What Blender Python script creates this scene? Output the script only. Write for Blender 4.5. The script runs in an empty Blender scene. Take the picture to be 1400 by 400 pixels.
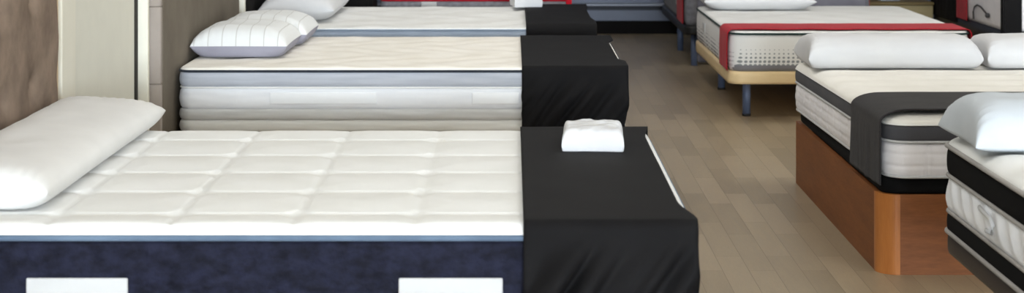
import bpy, bmesh, math, random
from mathutils import Vector, noise
random.seed(7)
C = bpy.context.scene.collection
PI = math.pi
H = 1.45                     # camera height
F = 2350.0                   # focal length in pixels of a 1400 wide frame

# ------------------------------------------------------------------ helpers
def obj(name, bm, m, parent=None, smooth=True, loc=None):
    me = bpy.data.meshes.new(name)
    bmesh.ops.recalc_face_normals(bm, faces=bm.faces[:])
    bm.to_mesh(me); bm.free()
    if smooth:
        for p in me.polygons: p.use_smooth = True
    o = bpy.data.objects.new(name, me)
    C.objects.link(o)
    if m: me.materials.append(m)
    if parent: o.parent = parent
    if loc: o.location = loc
    return o
def tag(o, label, cat, group=None):
    o['label'] = label; o['category'] = cat
    if group: o['group'] = group
    return o
def thing(name, label, cat, loc=(0, 0, 0), rotz=0, group=None):
    o = bpy.data.objects.new(name, None); C.objects.link(o)
    o.empty_display_size = .1
    o.location = loc; o.rotation_euler = (0, 0, rotz)
    return tag(o, label, cat, group)
def struct(name, bm, m, smooth=False):
    o = obj(name, bm, m, None, smooth); o['kind'] = 'structure'; return o
def add_box(bm, x0, x1, y0, y1, z0, z1, bev=0, seg=2):
    r = bmesh.ops.create_cube(bm, size=1)
    vs = r['verts']
    for v in vs:
        v.co = Vector(((x0+x1)/2+v.co.x*(x1-x0), (y0+y1)/2+v.co.y*(y1-y0), (z0+z1)/2+v.co.z*(z1-z0)))
    if bev:
        es = list({e for v in vs for e in v.link_edges})
        bmesh.ops.bevel(bm, geom=es, offset=bev, segments=seg, affect='EDGES', profile=.5)
    return bm
def box(*a, **k): return add_box(bmesh.new(), *a, **k)
def add_cyl(bm, p0, p1, r, r2=None, seg=20):
    p0 = Vector(p0); p1 = Vector(p1); d = p1-p0
    q = d.to_track_quat('Z', 'Y').to_matrix().to_4x4(); q.translation = (p0+p1)/2
    bmesh.ops.create_cone(bm, cap_ends=True, segments=seg, radius1=r, radius2=r if r2 is None else r2, depth=d.length, matrix=q)
    return bm
def add_tube(bm, pts, r, seg=8, closed=False):
    pts = [Vector(p) for p in pts]; n = len(pts); rings = []
    for i, p in enumerate(pts):
        if closed: t = pts[(i+1) % n]-pts[i-1]
        else: t = pts[min(i+1, n-1)]-pts[max(i-1, 0)]
        t.normalize()
        up = Vector((0, 0, 1)) if abs(t.z) < .95 else Vector((1, 0, 0))
        a = t.cross(up).normalized(); b = a.cross(t)
        rings.append([bm.verts.new(p+r*(math.cos(2*PI*k/seg)*a+math.sin(2*PI*k/seg)*b)) for k in range(seg)])
    for i in range(n if closed else n-1):
        A = rings[i]; B = rings[(i+1) % n]
        for k in range(seg): bm.faces.new((A[k], A[(k+1) % seg], B[(k+1) % seg], B[k]))
    if not closed:
        bm.faces.new(rings[0]); bm.faces.new(rings[-1][::-1])
    return bm
def grid(bm, P, wrap=False):
    V = [[bm.verts.new(p) for p in row] for row in P]
    for i in range(len(V)-1):
        m = len(V[0])
        for j in range(m if wrap else m-1):
            bm.faces.new((V[i][j], V[i][(j+1) % m], V[i+1][(j+1) % m], V[i+1][j]))
    return V
def nz(x, y, z=0.0): return noise.noise(Vector((x, y, z)))
def sst(a, b, x):
    t = max(0, min(1, (x-a)/(b-a))); return t*t*(3-2*t)

# ------------------------------------------------------------------ materials
def srgb(c): return tuple((v/12.92 if v <= .04045 else ((v+.055)/1.055)**2.4) for v in [k/255 for k in c])+(1,)
class N:
    def __init__(s, name):
        s.m = bpy.data.materials.new(name); s.m.use_nodes = True
        s.t = s.m.node_tree; s.b = s.t.nodes['Principled BSDF']
        s.co = s.n('ShaderNodeTexCoord').outputs['Object']
    def n(s, typ, **k):
        x = s.t.nodes.new(typ)
        for a, v in k.items(): setattr(x, a, v)
        return x
    def l(s, a, b): s.t.links.new(a, b)
    def math(s, op, a, b=None, c=None):
        x = s.n('ShaderNodeMath', operation=op)
        for i, v in enumerate((a, b, c)):
            if v is None: continue
            if isinstance(v, (int, float)): x.inputs[i].default_value = v
            else: s.l(v, x.inputs[i])
        return x.outputs[0]
    def mix(s, f, a, b):
        x = s.n('ShaderNodeMix', data_type='RGBA')
        for i, v in ((0, f), (6, a), (7, b)):
            if isinstance(v, (int, float, tuple)): x.inputs[i].default_value = v
            else: s.l(v, x.inputs[i])
        return x.outputs[2]
    def noise(s, scale, detail=3, stretch=None, rough=.5):
        x = s.n('ShaderNodeTexNoise'); x.inputs['Scale'].default_value = scale
        x.inputs['Detail'].default_value = detail; x.inputs['Roughness'].default_value = rough
        co = s.co
        if stretch:
            mp = s.n('ShaderNodeMapping'); mp.inputs['Scale'].default_value = stretch
            s.l(co, mp.inputs['Vector']); co = mp.outputs[0]
        s.l(co, x.inputs['Vector']); return x.outputs['Fac']
    def ramp(s, f, a, b):
        x = s.n('ShaderNodeMapRange'); s.l(f, x.inputs[0])
        x.inputs[1].default_value = a; x.inputs[2].default_value = b; return x.outputs[0]
    def bump(s, h, dist, strength=1.0):
        x = s.n('ShaderNodeBump'); x.inputs['Distance'].default_value = dist; x.inputs['Strength'].default_value = strength
        s.l(h, x.inputs['Height'])
        if s.b.inputs['Normal'].is_linked: s.l(s.b.inputs['Normal'].links[0].from_socket, x.inputs['Normal'])
        s.l(x.outputs[0], s.b.inputs['Normal'])
    def color(s, c):
        if isinstance(c, tuple): s.b.inputs['Base Color'].default_value = c
        else: s.l(c, s.b.inputs['Base Color'])
    def set(s, **k):
        for a, v in k.items(): s.b.inputs[a.replace('_', ' ')].default_value = v
        return s
def fabric(name, c, c2=None, rough=.9, weave=350, var=6, sheen=.05, bump=.0012, stretch=None):
    n = N(name); a = srgb(c); b = srgb(c2 if c2 else tuple(int(v*.93) for v in c))
    n.color(n.mix(n.ramp(n.noise(var, 4, stretch), .35, .65), a, b))
    n.set(Roughness=rough, Sheen_Weight=sheen, Sheen_Roughness=.5, Specular_IOR_Level=.12)
    n.bump(n.noise(weave, 2, stretch), bump, .5)
    return n.m
def solid(name, c, rough=.5, metal=0, var=.93):
    n = N(name); a = srgb(c); n.color(n.mix(n.ramp(n.noise(9, 4), .35, .65), a, tuple(v*var for v in a[:3])+(1,)))
    n.set(Roughness=rough, Metallic=metal); n.bump(n.noise(120, 2), .0004, .4); return n.m

white = fabric('white_quilt', (234, 234, 232), (229, 229, 226))
cream = fabric('cream_quilt', (240, 236, 228), (233, 228, 218))
pure = fabric('white_cotton', (214, 214, 215), (208, 208, 210))
cool = fabric('cool_white_knit', (246, 247, 250), (238, 240, 245), stretch=(1, 1, 6), var=3)
greyb = fabric('blue_grey_knit', (190, 193, 201), (178, 182, 191), stretch=(.6, .6, 9), var=7)
greyw = fabric('warm_grey_knit', (222, 222, 222), (212, 212, 211), stretch=(.6, .6, 9), var=7)
pale = fabric('pale_grey_knit', (246, 246, 244), (240, 240, 237), stretch=(.6, .6, 9), var=7)
steel = fabric('steel_blue_knit', (168, 180, 196), (156, 168, 184), stretch=(.7, .7, 8))
dkgrey = fabric('dark_grey_cloth', (80, 80, 84), (70, 70, 74))
runnerg = fabric('charcoal_runner_cloth', (54, 51, 51), (42, 40, 41), stretch=(1, 8, 8), var=12, sheen=.08)
dkpipe = fabric('dark_piping', (52, 56, 64))
greenpipe = fabric('dark_green_piping', (40, 60, 58))
bluepipe = fabric('slate_blue_piping', (104, 122, 142), (88, 104, 124))
greypipe = fabric('grey_piping', (168, 164, 160))
blackf = fabric('black_cloth', (21, 20, 21), (17, 16, 17), rough=.76, sheen=0, weave=500, bump=.0006)
blackb = fabric('black_border_velvet', (12, 12, 13), (16, 16, 17), sheen=0)
redf = fabric('red_ribbon_cloth', (182, 22, 40), (168, 17, 34), sheen=.1)
gussg = fabric('grey_gusset_cloth', (156, 154, 166), (146, 144, 156))
greymat = fabric('grey_mattress_knit', (132, 132, 138), (112, 112, 118), var=30)
dkmat = fabric('dim_grey_knit', (112, 110, 118), (100, 98, 106))
ltgrey = fabric('light_grey_knit', (236, 233, 235), (226, 223, 226))
cool_label = fabric('cool_white_label', (250, 251, 253), (246, 248, 251))
label_m = fabric('white_label_cloth', (196, 196, 196), (191, 191, 191), weave=600)
baseg = fabric('base_upholstery', (46, 46, 52))

def velvet():
    n = N('navy_velvet')
    f = n.noise(20, 5, (1, 1, 1.6), .65)
    n.color(n.mix(n.ramp(f, .36, .64), srgb((12, 13, 25)), srgb((30, 32, 50))))
    n.set(Roughness=.75, Sheen_Weight=.12, Sheen_Roughness=.35, Specular_IOR_Level=.15)
    n.b.inputs['Sheen Tint'].default_value = srgb((130, 140, 190))
    n.bump(n.noise(22, 4), .012, .7); return n.m
velvet_m = velvet()
def stripe_pillow():
    n = N('pinstriped_white_cotton'); sx = n.n('ShaderNodeSeparateXYZ'); n.l(n.co, sx.inputs[0])
    f = n.math('FRACT', n.math('MULTIPLY_ADD', sx.outputs[1], 1/.062, 20.3))
    d = n.math('LESS_THAN', n.math('ABSOLUTE', n.math('SUBTRACT', f, .5)), .035)
    n.color(n.mix(d, srgb((222, 223, 222)), srgb((196, 195, 192)))); n.set(Roughness=.9, Sheen_Weight=.2)
    n.bump(n.noise(300), .001, .4); n.bump(n.math('MULTIPLY', d, -1.0), .004, .6); return n.m
stripe_m = stripe_pillow()
def dots():
    # white knit with graded rows of grey-green dots near the bottom of the border
    n = N('dotted_white_knit'); sx = n.n('ShaderNodeSeparateXYZ'); n.l(n.co, sx.inputs[0])
    u = n.math('ADD', sx.outputs[0], sx.outputs[1]); k = 1/.027
    a = n.math('SUBTRACT', n.math('FRACT', n.math('MULTIPLY_ADD', u, k, 200.0)), .5)
    b = n.math('SUBTRACT', n.math('FRACT', n.math('MULTIPLY', sx.outputs[2], 1/.0225)), .5)
    d = n.math('SQRT', n.math('ADD', n.math('MULTIPLY', a, a), n.math('MULTIPLY', b, b)))
    rad = n.math('MULTIPLY', n.math('SUBTRACT', .152, sx.outputs[2]), 3.6)
    rad = n.math('MINIMUM', rad, .38)
    m = n.math('LESS_THAN', d, rad)
    low = n.math('LESS_THAN', sx.outputs[2], .034)
    c = n.mix(m, srgb((234, 234, 232)), srgb((140, 146, 148)))
    n.color(n.mix(low, c, srgb((128, 128, 134)))); n.set(Roughness=.85, Sheen_Weight=.2)
    n.bump(n.noise(300), .001, .4); return n.m
dots_m = dots()
def lines():
    n = N('grey_striped_knit'); sx = n.n('ShaderNodeSeparateXYZ'); n.l(n.co, sx.inputs[0])
    f = n.math('FRACT', n.math('MULTIPLY', sx.outputs[2], 1/.026))
    w = n.math('MULTIPLY', n.math('SUBTRACT', .125, sx.outputs[2]), 6.0)
    m = n.math('MULTIPLY', n.math('LESS_THAN', f, w), n.ramp(n.noise(14, 3, (1, 1, .2)), .42, .5))
    n.color(n.mix(m, srgb((232, 232, 232)), srgb((128, 130, 138)))); n.set(Roughness=.85); return n.m
lines_m = lines()
def wood(name, c1, c2, scale=3, stretch=(1, 1, 10), rough=.35, coat=.0):
    n = N(name); w = n.noise(scale, 6, stretch, .6); w2 = n.noise(scale*5, 4, tuple(v*1.5 for v in stretch), .6)
    f = n.math('MULTIPLY_ADD', w2, .4, n.math('MULTIPLY', w, .7))
    n.color(n.mix(n.ramp(f, .35, .75), srgb(c1), srgb(c2))); n.set(Roughness=rough, Coat_Weight=coat, Specular_IOR_Level=.25)
    n.bump(w2, .0006, .4); return n.m
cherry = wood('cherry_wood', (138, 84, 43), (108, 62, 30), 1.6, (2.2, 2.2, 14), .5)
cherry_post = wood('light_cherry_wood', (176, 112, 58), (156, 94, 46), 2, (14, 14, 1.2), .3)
beech = wood('beech_wood', (238, 212, 166), (224, 196, 148), 2.2, (1, 8, 12), .4)
box_wood = wood('oak_laminate', (150, 136, 100), (134, 120, 86), 2, (1, 6, 12), .6)
def suede(name, c, c2, sc):
    n = N(name); f = n.noise(sc, 5, None, .6)
    n.color(n.mix(n.ramp(f, .33, .67), srgb(c), srgb(c2))); n.set(Roughness=.8, Sheen_Weight=.0, Specular_IOR_Level=.1)
    n.bump(n.noise(260), .0008, .5); return n.m
suede_m = suede('brown_suede', (142, 124, 109), (110, 95, 83), 7)
leather = suede('taupe_leather', (118, 110, 98), (106, 98, 87), 4)
leather_edge = suede('light_taupe_leather', (166, 156, 148), (154, 144, 136), 5)
black_leather = fabric('black_leather', (20, 18, 17), (15, 14, 13), rough=.9, sheen=0)
tan_edge = solid('tan_edge_tape', (196, 172, 140), .7)
paint = solid('cream_paint', (232, 228, 212), .5, var=.98)
panelm = solid('pale_green_panel', (226, 224, 210), .55, var=.97)
wallm = solid('white_wall_paint', (226, 222, 212), .8, var=.98)
ceilm = solid('ceiling_paint', (235, 235, 232), .9, var=.98)
darkm = fabric('black_skirting', (22, 20, 20), (18, 17, 17), rough=.9, sheen=0)
bluewall = solid('blue_grey_metal', (96, 104, 124), .45)
sillm = solid('pale_sill_metal', (150, 156, 170), .4)
shadowgap = solid('dark_blue_channel', (36, 40, 52), .6)
legblue = solid('blue_grey_leg_metal', (96, 110, 140), .4, .2)
brownbase = solid('dark_brown_vinyl', (44, 36, 34), .5)
blackbase = solid('black_vinyl', (20, 19, 20), .5)
cordm = solid('dark_cord', (60, 58, 58), .8)
bluecloth = fabric('pale_blue_cloth', (150, 160, 170))
gap_shade = solid('painted_gap_shade', (44, 40, 36), .9)  # dark colour standing in for the shade inside the door gap

def floor_mat():
    n = N('oak_plank_floor')
    mp = n.n('ShaderNodeMapping'); mp.inputs['Rotation'].default_value = (0, 0, PI/2)
    n.l(n.co, mp.inputs['Vector'])
    br = n.n('ShaderNodeTexBrick'); n.l(mp.outputs[0], br.inputs['Vector'])
    br.offset = .37; br.inputs['Scale'].default_value = 1
    br.inputs['Brick Width'].default_value = .62; br.inputs['Row Height'].default_value = .095
    br.inputs['Mortar Size'].default_value = .0009; br.inputs['Mortar Smooth'].default_value = .3
    br.inputs['Color1'].default_value = (0, 0, 0, 1); br.inputs['Color2'].default_value = (1, 1, 1, 1)
    br.inputs['Mortar'].default_value = (.5, .5, .5, 1); br.inputs['Bias'].default_value = 0
    bw = n.n('ShaderNodeRGBToBW'); n.l(br.outputs['Color'], bw.inputs[0])
    grain = n.noise(7, 7, (7, .55, 1), .65); fine = n.noise(40, 4, (6, .5, 1), .6)
    f = n.math('ADD', n.math('MULTIPLY', bw.outputs[0], .34), n.math('MULTIPLY_ADD', fine, .25, n.math('MULTIPLY', grain, .55)))
    c = n.mix(n.ramp(f, .25, .95), srgb((134, 119, 96)), srgb((178, 160, 133)))
    n.color(n.mix(br.outputs['Fac'], c, srgb((112, 98, 78))))
    n.l(n.math('MULTIPLY_ADD', grain, .2, .26), n.b.inputs['Roughness'])
    n.b.inputs['Specular IOR Level'].default_value = .35
    n.bump(n.math('SUBTRACT', n.math('MULTIPLY', grain, .2), br.outputs['Fac']), .0008, .5)
    return n.m
floor_m = floor_mat()

# ------------------------------------------------------------------ mattress kit
def perim(hx, hy, r, step=.025):
    """points on a rounded rectangle: (x, y, nx, ny, s)"""
    P = []; s = 0
    def line(x0, y0, x1, y1, nx, ny):
        nonlocal s
        L = math.hypot(x1-x0, y1-y0); k = max(2, int(L/step))
        for i in range(k): P.append((x0+(x1-x0)*i/k, y0+(y1-y0)*i/k, nx, ny, s+L*i/k))
        s += L
    def arc(cx, cy, a0):
        nonlocal s
        for i in range(8):
            a = a0+i*PI/16; P.append((cx+r*math.cos(a), cy+r*math.sin(a), math.cos(a), math.sin(a), s+r*i*PI/16))
        s += r*PI/2
    line(hx-r, -hy, hx-r-1e-6, -hy, 0, -1) if False else None
    line(-hx+r, -hy, hx-r, -hy, 0, -1); arc(hx-r, -hy+r, -PI/2)
    line(hx, -hy+r, hx, hy-r, 1, 0);    arc(hx-r, hy-r, 0)
    line(hx-r, hy, -hx+r, hy, 0, 1);    arc(-hx+r, hy-r, PI/2)
    line(-hx, hy-r, -hx, -hy+r, -1, 0); arc(-hx+r, -hy+r, PI)
    return P
def band(hx, hy, r, z0, z1, bulge=.006, quilt=None, step=.025, rows=8, cap=False, power=.5):
    bm = bmesh.new(); P = perim(hx, hy, r, step); R = []
    for i in range(rows+1):
        t = i/rows; z = z0+(z1-z0)*t
        row = []
        for (x, y, nx, ny, s) in P:
            o = bulge*max(0, 1-(2*t-1)**2)**power - bulge
            if quilt: o += quilt(s, t)
            row.append((x+nx*o, y+ny*o, z))
        R.append(row)
    V = grid(bm, R, wrap=True)
    if cap: bm.faces.new(V[0]); bm.faces.new(V[-1])
    return bm
def top_panel(hx, hy, r, z, re, quilt=None, nx=150, ny=110, rw=None):
    rw = rw or re
    bm = bmesh.new(); R = []
    def coord(h, n):
        out = []
        for i in range(n+1):
            u = -1+2*i/n; out.append(h*(u if True else u))
        # refine near the edge so that the roll-over is round
        e = [h-rw*(1-math.cos(a*PI/2/7)) for a in range(7)]
        mid = [c for c in out if abs(c) < h-rw*.98]
        return sorted([-c for c in e]+mid+e)
    for y0 in coord(hy, ny):
        row = []
        for x0 in coord(hx, nx):
            x, y = x0, y0
            dx = abs(x)-(hx-r); dy = abs(y)-(hy-r)
            d = min(hx-abs(x), hy-abs(y))
            if dx > 0 and dy > 0:
                k = max(dx, dy)/math.hypot(dx, dy)
                x = math.copysign(hx-r+dx*k, x); y = math.copysign(hy-r+dy*k, y); d = r-max(dx, dy)
            drop = 0
            if d < rw: drop = re-re*math.sqrt(max(0, 1-((rw-d)/rw)**2))
            q = quilt(x, y)*sst(0, .05, d) if quilt else 0
            row.append((x, y, z-drop+q))
        R.append(row)
    grid(bm, R); return bm
def pipe(hx, hy, r, z, rad, off=0):
    return add_tube(bmesh.new(), [(x+nx*off, y+ny*off, z) for (x, y, nx, ny, s) in perim(hx, hy, r, .06)], rad, 8, True)

def drape(name, m, axis, a0, a1, h, z_top, z_lo0, z_lo1, rad, fold=0, edge0=None, edge1=None, n=36, zs=26, thick=.004, diag=.6, seed=0, top_amp=.0015, radx=None, parent=None, loc=(0,0,0)):
    """cloth strip laid across a mattress: runs up one side, over the top and down the other.
    axis 'x': strip spans a0..a1 in x and hangs on the -y and +y sides; axis 'y': spans in y and hangs on -x and +x"""
    path = []; radx = radx or rad
    L0 = z_top-rad-z_lo0; L1 = z_top-rad-z_lo1
    for i in range(zs): path.append((-h, z_lo0+L0*i/zs, -1, 0, 1-i/zs))
    for i in range(9):
        a = PI-i*PI/16; path.append((-h+radx+radx*math.cos(a), z_top-rad+rad*math.sin(a), math.cos(a), math.sin(a), 0))
    k = 40
    for i in range(1, k): path.append((-h+radx+(2*h-2*radx)*i/k, z_top, 0, 1, 0))
    for i in range(9):
        a = PI/2-i*PI/16; path.append((h-radx+radx*math.cos(a), z_top-rad+rad*math.sin(a), math.cos(a), math.sin(a), 0))
    for i in range(1, zs+1): path.append((h, z_top-rad-L1*i/zs, 1, 0, i/zs))
    bm = bmesh.new(); R = []
    for (w, z, nw, nzz, hang) in path:
        row = []
        e0 = edge0(w, z, hang) if edge0 else 0
        e1 = edge1(w, z, hang) if edge1 else 0
        for j in range(n+1):
            t = j/n; a = (a0+e0)+(a1+e1-a0-e0)*t
            o = 0
            if hang > 0 and fold:
                q = a-diag*(z-z_top)*-1
                q = a+diag*(z_top-z)
                f = nz(q*13+seed, (z_top-z)*2.2-a*1.2, seed)+.5*nz(q*31+seed, (z_top-z)*3, seed+9)
                o = max(0, fold*sst(0, .45, hang)*(f+.35))
            elif hang == 0 and nzz > .9: o = top_amp*(nz(a*9, w*5, seed)+.6)
            ww = w+nw*o; zz = z+nzz*o
            row.append((a, ww, zz) if axis == 'x' else (ww, a, zz))
        R.append(row)
    grid(bm, R)
    o = obj(name, bm, m, parent, loc=loc)
    s = o.modifiers.new('thickness', 'SOLIDIFY'); s.thickness = thick; s.offset = 1
    return o

def pillow_halves(L, W, T, c=.38, pinch=.05, pu=2.6, pv=2.2, e=.55, wr=.004, seed=0, n=44, sag=0, lean=0):
    """returns (top, bottom) bmeshes; long axis x, resting on z=0"""
    seam = T*c*.8
    def pt(u, v, side):
        x = L/2*u*(1-pinch*(1-v*v)); y = W/2*v*(1-pinch*.8*(1-u*u))
        t = T*max(0, (1-abs(u)**pu))**e*max(0, (1-abs(v)**pv))**e
        t *= 1+lean*v
        w = wr*(nz(x*7+seed, y*9, seed)+.6*nz(x*19, y*15+seed, 3))*(t/T)
        edge = 1-max(abs(u), abs(v))
        pucker = wr*1.3*math.sin(40*(u if abs(v) > abs(u) else v)+seed)*math.exp(-(edge/.12)**2)*(t/T)
        if side > 0: z = seam+(1-c)*t+w+pucker
        else:
            z = max(0, seam-c*t*1.25)
        z -= sag*u*u
        return (x, y, max(z, 0.0))
    us = [math.sin(PI/2*(-1+2*i/n)) for i in range(n+1)]
    A = bmesh.new(); grid(A, [[pt(u, v, 1) for u in us] for v in us])
    B = bmesh.new(); grid(B, [[pt(u, v, -1) for u in us] for v in us])
    return A, B
def merge(A, B):
    me = bpy.data.meshes.new('t'); B.to_mesh(me); B.free(); A.from_mesh(me); bpy.data.meshes.remove(me)
    bmesh.ops.remove_doubles(A, verts=A.verts[:], dist=.0004); return A
def pillow(name, label, m, loc, rz, L, W, T, group=None, **k):
    A, B = pillow_halves(L, W, T, **k)
    o = obj(name, merge(A, B), m, loc=loc); o.rotation_euler = (0, 0, rz)
    return tag(o, label, 'pillow', group)

# ------------------------------------------------------------------ setting
b = bmesh.new(); grid(b, [[(-1.75, -15, 0), (6, -15, 0)], [(-1.75, 15.2, 0), (6, 15.2, 0)]]); struct('floor', b, floor_m)
struct('ceiling', box(-1.75, 6, -15, 15.2, 3.2, 3.3), ceilm)
struct('wall_left', box(-1.75, -1.63, -15, 15.2, 0, 3.2), wallm)
struct('wall_right', box(6, 6.1, -15, 15.2, 0, 3.2), wallm)
struct('wall_back', box(-1.75, 6, 15.2, 15.3, 0, 3.2), bluewall)
struct('baseboard_back', box(-1.63, 6, 15.06, 15.2, 0, .11), darkm)
b = box(-1.63, 6, 15.12, 15.2, .11, .205); struct('trim_1', b, bluewall)
struct('trim_2', box(-1.63, 6, 15.1, 15.2, .205, .245), shadowgap)
struct('trim_3', box(-1.63, 6, 15.04, 15.2, .245, .262, bev=.004), sillm)
# the cream door between the two headboards
struct('door_1', box(-1.63, -1.535, 5.95, 6.985, .0, 2.1), panelm)
b = bmesh.new(); add_box(b, -1.63, -1.522, 5.815, 5.965, 0, 2.15, bev=.005); add_box(b, -1.63, -1.528, 5.955, 6.02, 0, 2.12, bev=.003)
struct('trim_4', b, paint)
struct('trim_5', box(-1.535, -1.489, 7.03, 7.062, 0, 2.15, bev=.003), paint)
struct('gap_shade_strip', box(-1.63, -1.53, 6.985, 7.03, 0, 2.1), gap_shade)  # solid strip coloured dark to give the shade of the gap beside the door
struct('trim_7', box(-1.63, -1.425, 9.16, 9.2, 0, 2.2, bev=.006), paint)

# ------------------------------------------------------------------ headboards
def tufted():
    t = thing('headboard', 'brown suede headboard with button tufting behind the long white bolster pillow', 'headboard', (-1.53, 4.85, 0))
    bm = bmesh.new(); R = []; y0, y1, z0, z1 = -.93, .89, .0, 1.3
    B = [(.56+dy*.335, .764+k*.268) for dy in range(-4, 2) for k in range(-2, 2)]
    B += [(.56+.1675+dy*.335, .764+.134+k*.268) for dy in range(-5, 1) for k in range(-2, 2)] if False else []
    for i in range(111):
        y = y0+(y1-y0)*i/110; row = []
        for j in range(81):
            z = z0+(z1-z0)*j/80
            d = min(math.hypot(y-a, z-c) for a, c in B)
            x = .03-.022*math.exp(-(d/.035)**2)-.008*math.exp(-(d/.10)**2)+.003*nz(y*8, z*8)
            e = min(y-y0, y1-y, z1-z); x -= .025*(1-sst(0, .05, e))
            row.append((x, y, z))
        R.append(row)
    V = grid(bm, R)
    for k in range(110): pass
    obj('padded_face', bm, suede_m, t)
    obj('backboard', box(-.09, .004, y0, y1, 0, z1, bev=.01), suede_m, t)
    for a, c in B:
        if y0+.03 < a < y1-.03 and c < z1-.03:
            s = bmesh.new(); bmesh.ops.create_uvsphere(s, u_segments=12, v_segments=8, radius=.011)
            for v in s.verts: v.co.x *= .55
            obj('button', s, suede_m, t, loc=(.004, a, c))
    obj('edge_tape', box(-.09, .012, y1, y1+.012, 0, z1+.004, bev=.003), tan_edge, t)
    return t
tufted()
t = thing('headboard', 'taupe leather headboard with light padded edge behind the pinstriped pillow', 'headboard', (-1.47, 8.09, 0))
obj('padded_face', box(-.02, .03, -1.0, 1.0, 0, 1.25, bev=.02, seg=4), leather, t)
for k in range(4):
    z0 = max(0, .561-.319+.319*(k-1)+.319) - .319
    z0 = [0, .242, .561, .88][k]; z1 = [.242, .561, .88, 1.25][k]
    obj('edge_pad', box(-.03, .026, -1.022, -.985, z0, z1, bev=.007, seg=3), leather_edge, t)
obj('backboard', box(-.06, -.02, -1.0, 1.0, 0, 1.24, bev=.008), leather, t)
t = thing('headboard', 'black leather headboard behind the third bed of the left row', 'headboard', (-1.45, 9.95, 0))
obj('padded_face', box(-.02, .03, -.74, .72, 0, 1.25, bev=.02, seg=4), black_leather, t)
obj('backboard', box(-.06, -.02, -.74, .72, 0, 1.24, bev=.008), black_leather, t)

# ------------------------------------------------------------------ left row, bed 1 (navy velvet)
def tile_quilt(px, py, ox, oy, depth, gw=.022, rc=.05):
    def q(x, y):
        u = ((x-ox)/px) % 1.0; v = ((y-oy)/py) % 1.0
        ax = abs(u-.5)*px; ay = abs(v-.5)*py
        kx = px/2-rc; ky = py/2-rc
        if ax > kx and ay > ky: d = rc-math.hypot(ax-kx, ay-ky)
        else: d = min((px/2-ax)*1.6+.003, py/2-ay)
        if d < 0: return -depth
        return -depth*(1-sst(0, gw, d))+depth*.5*sst(0, .14, d)
    return q
def base_box(name, label, cx, cy, hx, hy, ztop, m):
    t = thing(name, label, 'bed base', (cx, cy, 0))
    obj('upholstered_box', band(hx, hy, .05, .06, ztop, .004, cap=True, rows=4, step=.1), m, t)
    for sx in (-1, 1):
        for sy in (-1, 1):
            obj('foot', add_cyl(bmesh.new(), (sx*(hx-.12), sy*(hy-.12), 0), (sx*(hx-.12), sy*(hy-.12), .065), .03, .035), legblue, t)
    return t
cx, cy, hx, hy = -.524, 4.845, .966, .745
base_box('divan', 'dark upholstered base under the navy velvet mattress', cx, cy, hx-.01, hy-.01, .30, baseg)
m1 = thing('mattress', 'white tile quilted mattress with navy velvet sides in the foreground', 'mattress', (cx, cy, .302))
ZT = .302
obj('side_band', band(hx, hy, .05, 0, .262, .006, lambda s, t: .004*nz(s*22, t*5)+.002*nz(s*50, t*11), rows=16, cap=True), velvet_m, m1)
obj('piping', pipe(hx, hy, .05, .2665, .0075, .0), bluepipe, m1)
obj('top_panel', top_panel(hx, hy, .05, .298, .028, tile_quilt(.293, .287, -.82-cx, 4.23-cy, .009, .018), 190, 150), white, m1)
for (a, c) in ((-1.157, -.915), (-.27, -.022)):
    lb = bmesh.new(); add_box(lb, a-cx, c-cx, -hy-.010, -hy-.0015, .085, .1735, bev=.004, seg=3)
    obj('label', lb, label_m, m1)
def sliver(lo, hi, amt):
    return lambda w, z, hang: -amt*sst(lo, lo+.22, w)*(1-sst(hi-.3, hi, w)) if hang == 0 else 0
c1 = drape('foot_cover', blackf, 'x', .027, .444, hy+.009, (.302+.298+.008), .30, .30, .024, fold=.085, edge1=sliver(-.74, .80, .028), loc=(0, cy, 0), seed=3, diag=.75)
tag(c1, 'black cloth cover over the foot of the navy velvet mattress in front', 'bed cover', 'black covers over the feet of the beds')

# folded white cloth lying on the cover
def folded(name, label, loc, rz, W, D, Hh, m, seed):
    bm = bmesh.new(); n = 48
    us = [math.sin(PI/2*(-1+2*i/n)) for i in range(n+1)]
    for side in (1, -1):
        R = []
        for v in us:
            row = []
            for u in us:
                th = Hh*(1-abs(u)**12)**.4*(1-abs(v)**9)**.4
                x = W/2*u*(1-.05*(1-v*v)); y = D/2*v*(1-.05*(1-u*u))
                if side > 0:
                    lay = (v+1)*2.2
                    z = .45*Hh*.6+th*.73-.016*sst(-.7, 0, v)*(1-abs((lay % 1)*2-1))**2*(th/Hh)
                    z += .006*nz(u*2.2+seed, v*2.5, seed)*(th/Hh)+.003*nz(u*6+seed, v*5, 2)*(th/Hh)
                else: z = max(0, .45*Hh*.6-th*.6)
                row.append((x*(1+.03*nz(v*2, seed)), y*(1+.03*nz(u*2, seed+4)), z))
            R.append(row)
        grid(bm, R)
    bmesh.ops.remove_doubles(bm, verts=bm.verts[:], dist=.0004)
    o = obj(name, bm, m, loc=loc); o.rotation_euler = (0, 0, rz)
    return tag(o, label, 'folded cloth')
folded('folded_pillowcase', 'folded white pillowcase lying on the black cover of the front bed', (.245, 5.20, .613), -.05, .185, .25, .066, pure, 5)

# long bolster pillow
pillow('bolster_pillow', 'long white bolster pillow against the brown tufted headboard', fabric('bolster_cotton', (228, 227, 225), (222, 221, 219)), (-1.318, 4.93, .606), PI/2, 1.44, .36, .122, lean=.16, seed=2, c=.50, pinch=.03, pu=18, pv=3.0, e=.48, wr=.0025, n=56)

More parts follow.
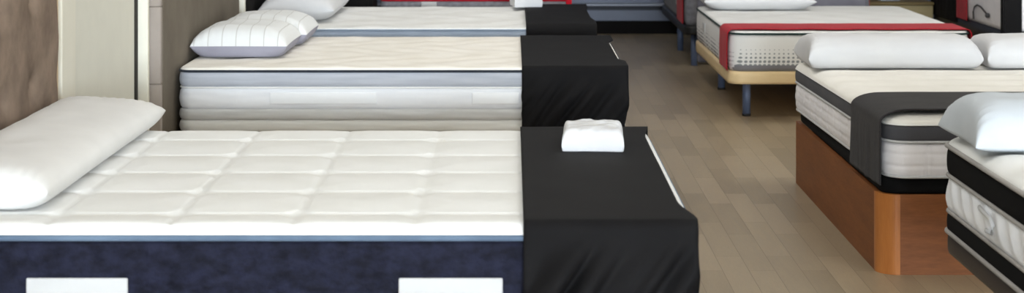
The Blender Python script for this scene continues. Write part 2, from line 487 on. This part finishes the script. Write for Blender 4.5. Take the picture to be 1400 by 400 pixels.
# ------------------------------------------------------------------ left row, bed 2 (grey and white bands)
cx, cy, hx, hy = -.47, 7.985, .955, .675
base_box('divan', 'dark upholstered base under the grey and white banded mattress', cx, cy, hx-.01, hy-.01, .325, baseg)
m2 = thing('mattress', 'cream topped mattress with grey and white banded sides behind the navy one', 'mattress', (cx, cy, .327))
def ripple(a): return lambda s, t: a*nz(s*9, t*3)
obj('lower_band', band(hx, hy, .06, 0, .052, .012, ripple(.002), cap=True), pale, m2)
obj('grey_band', band(hx, hy, .06, .052, .100, .009, ripple(.002)), greyw, m2)
obj('white_band', band(hx, hy, .06, .100, .188, .012, ripple(.003)), cool, m2)
obj('cord', pipe(hx, hy, .06, .190, .004, -.006), pale, m2)
obj('blue_grey_band', band(hx, hy, .06, .192, .258, .010, ripple(.002)), greyb, m2)
obj('piping', pipe(hx, hy, .06, .260, .0055, -.002), dkpipe, m2)
def wavy(x, y): return .0045*math.sin(x*21+2.2*math.sin(y*9))*math.cos(y*17+1.5*math.sin(x*6))
obj('top_panel', top_panel(hx-.003, hy-.003, .06, .276, .016, wavy, 150, 110), cream, m2)
for (a, c) in ((-1.03, -.575), (-.17, .03)):
    obj('label', box(a-cx, c-cx, -hy-.005, -hy+.004, .121, .170, bev=.003), cool_label, m2)
def edge2(w, z, hang):
    if hang == 0: return -.028*sst(-.5, -.4, w)*(1-sst(.3, .45, w))
    return -.022*sst(.45, 1, hang)
c2 = drape('foot_cover', blackf, 'x', .042, .495, hy+.008, .606, .335, .335, .018, fold=.055, edge1=edge2, loc=(0, cy, 0), seed=11, diag=.8)
tag(c2, 'black cloth cover over the foot of the grey and white banded mattress', 'bed cover', 'black covers over the feet of the beds')
for (nm, lab, loc, L, seed) in (('pillow', 'pinstriped white pillow with grey underside, nearer of the pair against the taupe headboard', (-1.215, 7.89, .609), .52, 4),
                               ('pillow', 'pinstriped white pillow with grey underside, farther of the pair against the taupe headboard', (-1.19, 8.415, .609), .50, 8)):
    t = thing(nm, lab, 'pillow', loc, PI/2, 'pinstriped pillows at the taupe headboard')
    A, B = pillow_halves(L, .43, .150, c=.42, pinch=.03, pu=6, pv=3.4, e=.46, wr=.006, seed=seed)
    # stripes run along the pillow's long axis
    obj('striped_top', A, stripe_m, t); obj('grey_underside', B, gussg, t)

# ------------------------------------------------------------------ left row, bed 3
cx, cy, hx, hy = -.485, 9.90, .925, .70
base_box('divan', 'dark upholstered base under the third mattress of the left row', cx, cy, hx-.01, hy-.01, .32, baseg)
m3 = thing('mattress', 'puffy white topped mattress with steel blue sides, third in the left row', 'mattress', (cx, cy, .322))
obj('side_band', band(hx, hy, .06, 0, .263, .010, ripple(.003), cap=True), steel, m3)
obj('piping', pipe(hx, hy, .06, .264, .003, -.003), steel, m3)
def puffy(x, y): return .007*math.sin(x*11+1.2*math.sin(y*7))*math.cos(y*13+math.sin(x*4))+.004*nz(x*8, y*8)
obj('top_panel', top_panel(hx-.003, hy-.003, .06, .274, .010, puffy, 130, 100), white, m3)
c3 = drape('foot_cover', blackf, 'x', .075, .455, hy+.008, .612, .335, .335, .05, fold=.03, edge1=sliver(-.5, .45, .016), loc=(0, cy, 0), seed=21)
tag(c3, 'black cloth cover over the foot of the third mattress of the left row', 'bed cover', 'black covers over the feet of the beds')
pillow('pillow', 'plump white pillow in front of the black headboard on the third bed', pure, (-1.19, 9.98, .606), PI/2, 1.05, .42, .19, seed=9, c=.4, pu=5, pv=2.4)
folded('crumpled_pillowcase', 'small crumpled white pillowcase on the third bed beside its black cover', (.085, 10.40, .617), .15, .17, .2, .085, pure, 15)
# black cabinet and red-banded bed farther back
t = thing('bedside_cabinet', 'black bedside cabinet behind the third bed of the left row', 'cabinet', (-1.20, 11.1, 0))
obj('carcass', box(-.42, .315, -.2, .2, 0, .66, bev=.008), black_leather, t)
for z in (.06, .36):
    d = obj('drawer', box(-.40, .295, -.216, -.201, z, z+.27, bev=.004), black_leather, t)
    obj('handle', add_cyl(bmesh.new(), (-.12, -.226, z+.2), (.02, -.226, z+.2), .006), darkm, d)
cx, cy, hx, hy = -.24, 11.85, .625, .675
base_box('divan', 'dark base under the grey mattress with red trim at the back', cx, cy, hx-.01, hy-.01, .33, blackbase)
m4 = thing('mattress', 'grey mattress with red upper band at the back of the left row', 'mattress', (cx, cy, .332))
obj('side_band', band(hx, hy, .05, 0, .252, .008, ripple(.002), cap=True), greymat, m4)
obj('red_band', band(hx, hy, .05, .252, .30, .008), redf, m4)
obj('top_panel', top_panel(hx-.003, hy-.003, .05, .32, .02, puffy, 60, 60), white, m4)
obj('label', box(-.59-cx, -.51-cx+.02, -hy-.006, -hy+.002, .20, .25, bev=.003), label_m, m4)
rs = drape('ribbon', redf, 'y', 0, 0, 0, 0, 0, 0, .02) if False else None
for sx in (1,):
    obj('corner_strip', box(hx-.035, hx+.004, -hy-.004, -hy+.03, .0, .29, bev=.004), redf, m4)

# ------------------------------------------------------------------ right row, nearest bed (black and white bands)
X0 = 1.308
cx, cy, hx, hy = X0+.70, 4.27, .70, .955
t = thing('divan', 'dark brown vinyl base on legs under the black and white banded mattress', 'bed base', (cx, cy, 0))
obj('frame', band(hx-.004, hy-.004, .05, .293, .353, .004, cap=True, rows=5, step=.1), brownbase, t)
for sx in (-1, 1):
    for sy in (-1, 1):
        obj('leg', add_cyl(bmesh.new(), (sx*(hx-.16), sy*(hy-.16), 0), (sx*(hx-.16), sy*(hy-.16), .296), .026), legblue, t)
m5 = thing('mattress', 'white mattress with two black side bands at the lower right', 'mattress', (cx, cy, .355))
obj('piping', pipe(hx, hy, .06, .006, .007, .0), greypipe, m5)
obj('lower_black_band', band(hx, hy, .06, .004, .062, .006, cap=True), blackb, m5)
obj('lower_cord', pipe(hx, hy, .06, .066, .006, -.004), greypipe, m5)
def diam(s, t): return .006*math.sin(s*52+t*3.6)*math.sin(PI*t)
obj('quilted_band', band(hx, hy, .06, .066, .172, .012, diam, step=.012, rows=12), cool, m5)
obj('upper_cord', pipe(hx, hy, .06, .174, .006, -.003), greypipe, m5)
obj('upper_black_band', band(hx, hy, .06, .177, .258, .008), blackb, m5)
obj('top_piping', pipe(hx, hy, .06, .262, .007, 0), greypipe, m5)
def tuft(x, y): return .010*math.sin((x+y)*13)*math.sin((x-y)*13)
obj('top_panel', top_panel(hx-.004, hy-.004, .06, .290, .027, tuft, 120, 130, rw=.06), white, m5)
hb = bmesh.new(); y = lambda Y: Y-cy
add_tube(hb, [(-hx-.002, y(4.80), .150), (-hx-.010, y(4.765), .152), (-hx-.012, y(4.72), .150), (-hx-.012, y(4.66), .147), (-hx-.010, y(4.64), .13), (-hx-.012, y(4.645), .11), (-hx-.010, y(4.70), .104), (-hx-.002, y(4.73), .10)], .006)
obj('handle', hb, label_m, m5)
pillow('pillow', 'plump white pillow at the head of the black and white banded mattress', fabric('cool_white_cotton', (198, 204, 210), (192, 198, 204)), (X0+.380, 4.985, .658), .0, .80, .42, .140, seed=12, c=.14, pu=14, pv=3.0, e=.42)

# ------------------------------------------------------------------ right row, bed on the cherry wood storage base
X0 = 1.31; W = 1.46; Y0, Y1 = 6.135, 7.93
t = thing('storage_divan', 'cherry wood storage base with rounded corner posts and black lid', 'bed base', (X0+W/2, (Y0+Y1)/2, 0))
hx, hy = W/2, (Y1-Y0)/2; rc = .075
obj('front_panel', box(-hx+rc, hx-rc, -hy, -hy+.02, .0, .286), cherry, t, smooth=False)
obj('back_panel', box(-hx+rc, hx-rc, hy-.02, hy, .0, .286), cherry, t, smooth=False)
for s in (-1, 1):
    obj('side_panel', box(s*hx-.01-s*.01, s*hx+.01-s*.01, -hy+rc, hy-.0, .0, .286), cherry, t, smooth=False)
def post(sx, sy):
    bm = bmesh.new(); R = []
    n = 14
    for z in (0, .286):
        row = []
        for i in range(n+1):
            a = i*PI/2/n; row.append((sx*(hx-rc+(rc+.002)*math.cos(a)), sy*(hy-rc+(rc+.002)*math.sin(a)), z))
        for i in range(n, -1, -1):
            a = i*PI/2/n; row.append((sx*(hx-rc+(rc-.02)*math.cos(a)), sy*(hy-rc+(rc-.02)*math.sin(a)), z))
        R.append(row)
    V = grid(bm, R, wrap=True)
    bm.faces.new(V[0]); bm.faces.new(V[1][::-1]); return bm
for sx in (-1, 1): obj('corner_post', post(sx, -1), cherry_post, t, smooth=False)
obj('lid', band(hx-.010, hy-.004, .07, .287, .343, .010, cap=True, rows=8), blackb, t)
cx, cy = X0+W/2, (Y0+Y1)/2+.005; mx, my = hx-.001, hy+.01
m6 = thing('mattress', 'white mattress with dark grey side band on the cherry wood base', 'mattress', (cx, cy, .345))
def sq(s, t): return -.006*math.exp(-((((s/.125) % 1)-.5)/.07)**2)-.0025*math.exp(-((t-.34)/.05)**2)-.0025*math.exp(-((t-.68)/.05)**2)
obj('quilted_band', band(mx, my, .09, .003, .126, .014, sq, step=.008, rows=24, cap=True), ltgrey, m6)
obj('lower_piping', pipe(mx, my, .09, .005, .005, -.008), label_m, m6)
obj('piping', pipe(mx, my, .09, .130, .005, -.004), label_m, m6)
obj('dark_band', band(mx, my, .09, .132, .186, .006), dkgrey, m6)
obj('pillow_top', band(mx, my, .09, .188, .193, .002), white, m6)
def soft(x, y): return .003*math.sin(y*34+.8*nz(x*3, y*3))+.004*nz(x*5, y*5)
obj('top_panel', top_panel(mx-.002, my-.002, .09, .226, .033, soft, 110, 150, rw=.10), fabric('soft_white_quilt', (240, 237, 230), (233, 230, 222)), m6)
r6 = drape('bed_runner', runnerg, 'y', -my+.03, -my+.50, mx+.011, .345+.238, .318, .318, .042, radx=.105, fold=.009, loc=(cx, cy, 0), seed=31, diag=0, thick=.006)
m6.rotation_euler.z = r6.rotation_euler.z = .022
tag(r6, 'charcoal cloth runner across the foot of the mattress on the cherry base', 'bed runner')
pillow('pillow', 'long white pillow on the cherry based bed, left of its two', pure, (1.668, 7.66, .579), 0, .76, .40, .142, 'white pillows on the cherry based bed', seed=14, c=.36, pu=22, pv=3.0, e=.40)
pillow('pillow', 'long white pillow on the cherry based bed, right of its two at the picture edge', pure, (2.435, 7.66, .579), 0, .74, .40, .142, 'white pillows on the cherry based bed', seed=17, c=.36, pu=22, pv=3.0, e=.40)

# ------------------------------------------------------------------ right row, bed with the red ribbon
X0 = 1.245; W = 1.40; Y0, Y1 = 9.86, 11.72
cx, cy, hx, hy = X0+W/2, (Y0+Y1)/2, W/2, (Y1-Y0)/2
t = thing('divan', 'beech wood bed base on blue grey legs under the dotted mattress', 'bed base', (cx, cy, 0))
obj('frame', band(hx, hy, .08, .212, .283, .003, cap=True, rows=5, step=.1), beech, t)
for sx in (-1, 1):
    for sy in (-.76, .53):
        x = sx*(hx-.13); yy = sy*hy
        l = obj('leg', add_cyl(bmesh.new(), (x, yy, .012), (x, yy, .215), .024), legblue, t)
        obj('foot_cap', add_cyl(bmesh.new(), (x, yy, 0), (x, yy, .014), .026), blackbase, l)
m7 = thing('mattress', 'white mattress with grey dotted sides on the beech wood base', 'mattress', (cx, cy, .285))
mx, my = hx-.005, hy-.005
fb = band(mx, my, .09, 0, .212, .012, ripple(.002), cap=True, rows=10)
s7 = obj('side_band', fb, dots_m, m7)
s7.data.materials.append(lines_m)
for p in s7.data.polygons:
    if abs(p.normal.x) > .75: p.material_index = 1
obj('piping', pipe(mx, my, .09, .214, .006, -.002), greenpipe, m7)
def gentle(x, y): return .004*math.sin(x*16)*math.cos(y*16)+.003*nz(x*6, y*6)
obj('top_panel', top_panel(mx-.004, my-.004, .09, .228, .016, gentle, 90, 110), white, m7)
obj('label', box(-mx-.006, -mx+.002, .33, .44, .10, .16, bev=.002), label_m, m7)
def sc(w, z, hang): return .012*math.sin(w*19) if hang == 0 else 0
r7 = drape('ribbon', redf, 'y', 9.90, 10.25, mx+.008, .285+.236, .288, .288, .03, fold=.004, edge0=sc, loc=(cx, 0, 0), seed=41, diag=0)
tag(r7, 'wide red ribbon across the foot of the white dotted mattress', 'ribbon')
pillow('pillow', 'white pillow on the red ribboned bed in front of its dark headboard', pure, (1.625, 11.45, .520), 0, .74, .42, .17, seed=23, c=.4, pu=4)
t = thing('headboard', 'low dark grey headboard at the head of the red ribboned bed', 'headboard', (1.85, 11.80, 0))
obj('padded_face', box(-.58, .58, -.03, .03, .12, .8, bev=.018, seg=3), dkmat, t)
for s in (-1, 1): obj('post', box(s*.3-.03, s*.3+.03, -.015, .015, 0, .15), blackbase, t)

# bed behind it: grey mattress, red ribbon, black base on legs
X0 = 1.27; W = 1.35; Y0, Y1 = 12.55, 14.5
cx, cy, hx, hy = X0+W/2, (Y0+Y1)/2, W/2, (Y1-Y0)/2
t = thing('divan', 'black bed base on blue grey legs at the back of the right row', 'bed base', (cx, cy, 0))
obj('frame', band(hx+.01, hy+.01, .07, .235, .30, .003, cap=True, rows=5, step=.1), blackbase, t)
for sx in (-1, 1):
    for sy in (-1, .18):
        obj('leg', add_cyl(bmesh.new(), (sx*(hx-.07), sy*(hy-.10), 0), (sx*(hx-.07), sy*(hy-.10), .238), .024), legblue, t)
m8 = thing('mattress', 'grey knit mattress on the black base at the back of the right row', 'mattress', (cx, cy, .302))
obj('side_band', band(hx, hy, .06, 0, .25, .010, ripple(.002), cap=True), greymat, m8)
obj('top_panel', top_panel(hx-.003, hy-.003, .06, .275, .025, gentle, 60, 60), greymat, m8)
obj('label', box(-hx-.006, -hx+.003, -.38, -.26, .10, .14, bev=.002), label_m, m8)
obj('label', box(-hx-.006, -hx+.003, .2, .3, .13, .17, bev=.002), label_m, m8)
r8 = drape('ribbon', redf, 'y', 12.66, 13.12, hx+.009, .302+.285, .304, .304, .03, fold=.003, loc=(cx, 0, 0), seed=51, diag=0)
tag(r8, 'red ribbon down the side of the grey mattress at the back', 'ribbon')

# oak laminate box with something pale blue on it
t = thing('storage_box', 'oak coloured storage box behind the right corner of the red ribboned bed', 'box', (2.96, 13.35, 0))
obj('carcass', box(-.31, .25, -.25, .25, 0, .405, bev=.004), box_wood, t)
obj('lid', box(-.315, .255, -.262, .26, .407, .43, bev=.005), wood('brown_lid', (112, 96, 62), (98, 82, 50), 2, (1, 6, 12), .6), t)
folded('folded_blanket', 'pale blue folded cloth on the oak coloured storage box', (2.90, 13.32, .431), .1, .16, .2, .05, bluecloth, 33)

# black bed in the upper right corner
X0 = 3.24; W = 1.5; Y0, Y1 = 11.32, 13.22
cx, cy, hx, hy = X0+W/2, (Y0+Y1)/2, W/2, (Y1-Y0)/2
t = thing('divan', 'black bed base at the top right of the room', 'bed base', (cx, cy, 0))
obj('frame', band(hx+.005, hy+.005, .05, .04, .375, .003, cap=True, rows=5, step=.1), blackbase, t)
for sx in (-1, 1):
    for sy in (-1, 1): obj('foot', add_cyl(bmesh.new(), (sx*(hx-.15), sy*(hy-.15), 0), (sx*(hx-.15), sy*(hy-.15), .045), .03), blackbase, t)
m9 = thing('mattress', 'light grey mattress with cord handle and black covers at the top right', 'mattress', (cx, cy, .377))
obj('side_band', band(hx, hy, .04, 0, .23, .006, ripple(.002), cap=True), ltgrey, m9)
obj('top_panel', top_panel(hx-.003, hy-.003, .04, .255, .025, gentle, 60, 60), white, m9)
hb = bmesh.new()
add_tube(hb, [(-hx-.012-.0*i, y_, z_) for i, (y_, z_) in enumerate([(12.02-cy, .02), (12.03-cy, .07), (12.0-cy, .105), (11.93-cy, .125), (11.84-cy, .12), (11.76-cy, .10), (11.69-cy, .082), (11.66-cy, .075)])], .006)
obj('handle', hb, cordm, m9)
hb = bmesh.new(); bmesh.ops.create_uvsphere(hb, u_segments=12, v_segments=8, radius=.018)
obj('handle_knob', hb, cordm, m9, loc=(-hx-.014, 11.66-cy, .075))
o = drape('bed_cover', blackf, 'y', 12.50, 13.25, hx+.008, .377+.262, .33, .33, .03, fold=.006, loc=(cx, 0, 0), seed=61, diag=0)
tag(o, 'black cover over the head of the light grey mattress at the top right', 'bed cover', 'black covers over the feet of the beds')
o = drape('ribbon', redf, 'y', 12.19, 12.48, hx+.010, .377+.264, .37, .37, .03, fold=.003, loc=(cx, 0, 0), seed=62, diag=0)
tag(o, 'red ribbon beside the black cover on the top right bed', 'ribbon')
o = obj('strap', bmesh.new(), blackf)
bmx = bmesh.new(); add_box(bmx, X0-.004, X0+.115, Y0-.016, Y0-.007, .30, .655, bev=.003); add_box(bmx, X0-.012, X0-.007+.0, Y0-.012, Y0+.04, .30, .655, bev=.002); add_box(bmx, X0-.004, X0+.115, Y0-.012, Y0+.5, .637, .643, bev=.002)
bmx.to_mesh(o.data); bmx.free()
tag(o, 'black strap hanging down the corner of the top right mattress', 'strap')

# ------------------------------------------------------------------ light
def area(name, loc, size, sy, power, col, rot=(0, 0, 0)):
    l = bpy.data.lights.new(name, 'AREA'); l.shape = 'RECTANGLE'; l.size = size; l.size_y = sy; l.energy = power; l.color = col
    o = bpy.data.objects.new(name, l); C.objects.link(o); o.location = loc; o.rotation_euler = rot; return o
for (x, y, p) in ((-.2, .4, 28), (2.6, .4, 24), (-.2, 4.4, 15), (2.6, 4.4, 12), (-.2, 7.4, 19), (2.6, 7.4, 15), (-.2, 10.2, 21), (2.6, 10.4, 19)):
    area('ceiling_lamp', (x, y, 3.15), 1.5, .5, p, (1, .985, .965))
# daylight through the open shop front behind the camera
area('shopfront_daylight', (2.2, -14.5, 1.95), 6.5, 2.4, 3900, (.80, .90, 1.0), (PI/2, 0, 0))
# added fill light beside the right wall; no window is modelled there
area('right_side_fill', (5.9, 8.6, 1.9), 5.0, 1.6, 110, (.88, .94, 1.0), (0, PI/2, PI))
w = bpy.data.worlds.new('world'); bpy.context.scene.world = w; w.use_nodes = True
w.node_tree.nodes['Background'].inputs[0].default_value = (.75, .86, 1, 1)
w.node_tree.nodes['Background'].inputs[1].default_value = .5

# ------------------------------------------------------------------ camera
cd = bpy.data.cameras.new('camera'); cam = bpy.data.objects.new('camera', cd); C.objects.link(cam)
cam.location = (0, 0, H); cam.rotation_euler = (PI/2, 0, 0)
cd.sensor_width = 36; cd.lens = F/1400*36; cd.shift_y = -380/1400; cd.clip_end = 60
cd.dof.use_dof = True; cd.dof.focus_distance = 6.3; cd.dof.aperture_fstop = 5.0
sc_ = bpy.context.scene; sc_.camera = cam
sc_.view_settings.view_transform = 'Standard'; sc_.view_settings.look = 'None'
sc_.view_settings.exposure = .04; sc_.view_settings.gamma = 1
sc_.view_settings.use_curve_mapping = False
